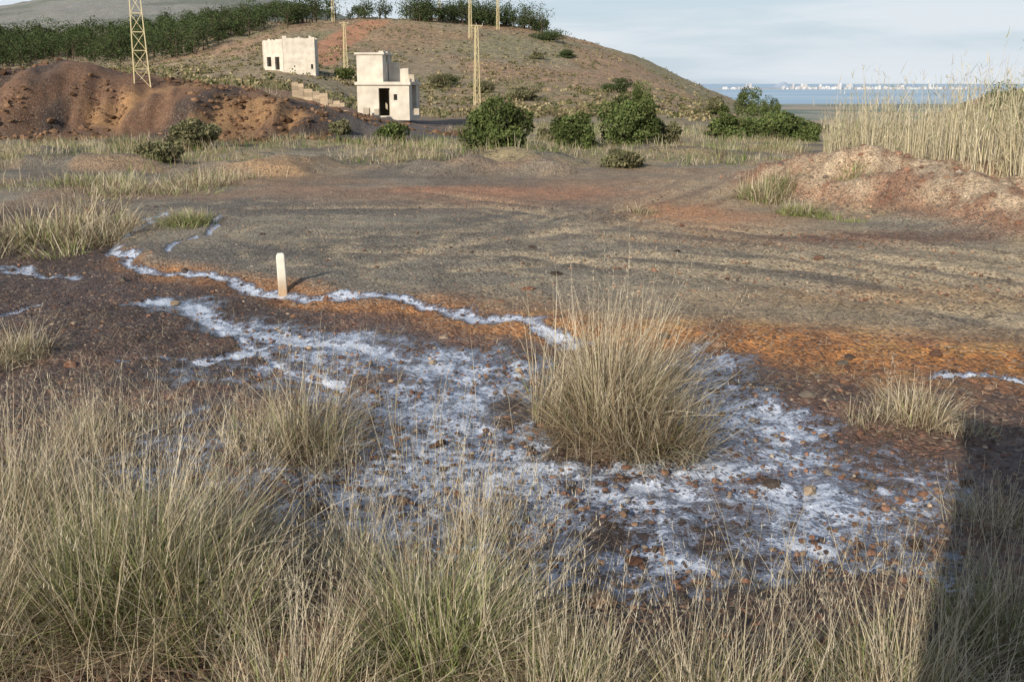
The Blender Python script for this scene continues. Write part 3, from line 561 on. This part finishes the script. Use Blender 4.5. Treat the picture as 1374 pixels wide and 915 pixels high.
Vv=np.stack([pp-a,pp+b,pp+a,pp-b],1).reshape(-1,3); pal=np.array([(.11,.12,.05),(.22,.195,.10),(.36,.30,.17),(.17,.14,.08)]); col=pal[rng.integers(0,4,n)]*rng.uniform(.7,1.3,(n,1)); g.add(Vv,np.arange(m*4).reshape(m,4),np.repeat(col,per*4,0))
mkobj('hill_scrub',g.mesh('hill_scrub',M_leaf))
g=Geo(); r=np.random.default_rng(8)
for i in range(220):
    Y=math.exp(r.uniform(math.log(380),math.log(1600))); c=r.uniform(980,1330); x=(c-687)/1376*Y; z=float(H(x,Y)); h=r.uniform(3,6); crown(g,(x,Y,z+h*.5),h*.7,h*.7,h*.5,90,.35+Y*.0008,GP,r,6)
mkobj('valley_trees',g.mesh('valley_trees',M_leaf))
# ------------------------------------------------------------------ sea, far coast, town
m,nt,out=new_mat('sea_water'); p=N(nt,'ShaderNodeBsdfPrincipled'); p.inputs['Roughness'].default_value=.6; p.inputs['Specular IOR Level'].default_value=.3
nz=N(nt,'ShaderNodeTexNoise'); nz.inputs['Scale'].default_value=.0012; tc=N(nt,'ShaderNodeTexCoord'); mp=N(nt,'ShaderNodeMapping'); mp.inputs['Scale'].default_value=(.3,1,1); nt.links.new(tc.outputs['Object'],mp.inputs[0]); nt.links.new(mp.outputs[0],nz.inputs[0])
nt.links.new(mixc(nt,ramp(nt,nz.outputs[0],.4,.62),(.36,.50,.62),(.48,.60,.69)),p.inputs['Base Color']); nt.links.new(p.outputs[0],out.inputs[0])  # pale blues have the atmospheric haze mixed into the water colour
mkobj('sea',mkmesh('sea',[(-60000,2000,-60),(90000,2000,-60),(90000,90000,-60),(-60000,90000,-60)],[[0,1,2,3]],None,m))
r=np.random.default_rng(12)
def ridge(g,xa,xb,Y,hs,col,depth=500):
    n=len(hs); xs=np.linspace(xa,xb,n); V=[];Fc=[]
    for i in range(n): V+=[(xs[i],Y,-61),(xs[i],Y+depth*.5,-60+hs[i]),(xs[i],Y+depth,-61)]
    for i in range(n-1): a=i*3; Fc+=[[a,a+3,a+4,a+1],[a+1,a+4,a+5,a+2]]
    g.add(V,Fc,col)
bx=lambda px,Y:(px-687)/1376*Y
g=Geo(); ridge(g,bx(900,11000),bx(1500,11000),11000,4+8*r.random(120),(.50,.50,.48),600)
mkobj('sandbar_coast',g.mesh('sandbar_coast',M_far))
g=Geo(); hs=np.array([0,3,10,16,38,56,72,60,40,24,14,9,4,0])*1.15; ridge(g,bx(1036,13000),bx(1092,13000),13000,hs,(.40,.47,.56),900); mkobj('island_hill',g.mesh('island_hill',M_far))
g=Geo()
for i in range(230):
    px=r.choice([r.uniform(965,1010),r.uniform(1045,1120),r.uniform(1120,1215),r.uniform(1215,1290)],p=[.12,.3,.38,.2]); x=bx(px,10900); h=r.uniform(8,26)*(1+1.3*(r.random()<.2)); w=r.uniform(8,34); c_=r.uniform(.38,.72)  # town wall tones include painted distance haze
    y0=10700+r.uniform(0,250); tt=r.uniform(.9,1.0); box(g,x,x+w,y0,y0+25,-60,-60+h,(c_,c_*tt,c_*tt*.97))
    if r.random()<.5: box(g,x+w*.3,x+w*.6,y0+5,y0+18,-60+h,-56+h,(c_*.9,c_*.88,c_*.85))
    for k in range(int(h/7)): box(g,x+1,x+w-1,y0-1.0,y0-.01,-57+k*7,-54.6+k*7,(.42,.46,.5))
mkobj('distant_town',g.mesh('distant_town',M_far))
# ------------------------------------------------------------------ unseen wall added behind the camera to cast the lower-right shadow
g=Geo(); box(g,0,5,-.4,0,-.5,4.15,(.4,.38,.34)); box(g,-.06,5.06,-.46,.06,4.153,4.27,(.42,.4,.36)); o=mkobj('shadow_caster_wall',g.mesh('shadow_caster_wall',M_conc))
AZ=27.0; EL=22.0; sx,sy=math.sin(radians(AZ)),math.cos(radians(AZ))
Ls=4.2/math.tan(radians(EL)); tx,ty=gp(1300,572); o.location=(tx-sx*Ls,ty-sy*Ls,0); o.rotation_euler[2]=math.atan2(-sx,sy)
# ------------------------------------------------------------------ light, sky, camera
sun=bpy.data.lights.new('sun','SUN'); sun.energy=5.0; sun.angle=radians(.5); sun.color=(1,.91,.78); so=bpy.data.objects.new('sun',sun); bpy.context.scene.collection.objects.link(so)
from mathutils import Vector
dv=Vector((sx*math.cos(radians(EL)),sy*math.cos(radians(EL)),-math.sin(radians(EL)))); so.rotation_euler=dv.to_track_quat('-Z','Y').to_euler(); so.location=(-20,-30,30)
wd=bpy.data.worlds.new('World'); bpy.context.scene.world=wd; wd.use_nodes=True; nt=wd.node_tree; nt.nodes.clear()
out=N(nt,'ShaderNodeOutputWorld'); bg=N(nt,'ShaderNodeBackground'); sk=N(nt,'ShaderNodeTexSky',sky_type='NISHITA',sun_disc=False); sk.sun_elevation=radians(EL); sk.sun_rotation=radians(180+AZ); sk.altitude=60; sk.dust_density=.8; sk.ozone_density=2.0
tc=N(nt,'ShaderNodeTexCoord'); mp=N(nt,'ShaderNodeMapping'); mp.inputs['Scale'].default_value=(1.6,1.6,16); mp.inputs['Rotation'].default_value=(0,radians(5),0); nz=N(nt,'ShaderNodeTexNoise'); nz.inputs['Scale'].default_value=2.2; nz.inputs['Detail'].default_value=6; nz.inputs['Distortion'].default_value=.4
nt.links.new(tc.outputs['Generated'],mp.inputs[0]); nt.links.new(mp.outputs[0],nz.inputs[0])
sz_=N(nt,'ShaderNodeSeparateXYZ'); nt.links.new(tc.outputs['Generated'],sz_.inputs[0])
up=ramp(nt,sz_.outputs[2],.0,.35)
haze=mth(nt,'MULTIPLY_ADD',up,-.8,.9)
base=mixc(nt,haze,sk.outputs[0],(5.0,5.9,6.8))
cl=mth(nt,'MULTIPLY',ramp(nt,nz.outputs[0],.38,.66),mth(nt,'MULTIPLY_ADD',up,-.55,.8))
nt.links.new(mixc(nt,cl,base,(7.0,7.4,7.8)),bg.inputs[0]); bg.inputs[1].default_value=.115; nt.links.new(bg.outputs[0],out.inputs[0])
cam=bpy.data.cameras.new('camera'); cam.sensor_width=36; cam.lens=F/1374*36; cam.clip_end=120000; cam.clip_start=.05
co=bpy.data.objects.new('camera',cam); bpy.context.scene.collection.objects.link(co); co.location=(0,0,CAMZ); co.rotation_euler=(math.pi/2-PITCH,0,0)
sc=bpy.context.scene; sc.camera=co; sc.view_settings.view_transform='Standard'; sc.view_settings.look='None'; sc.view_settings.exposure=0
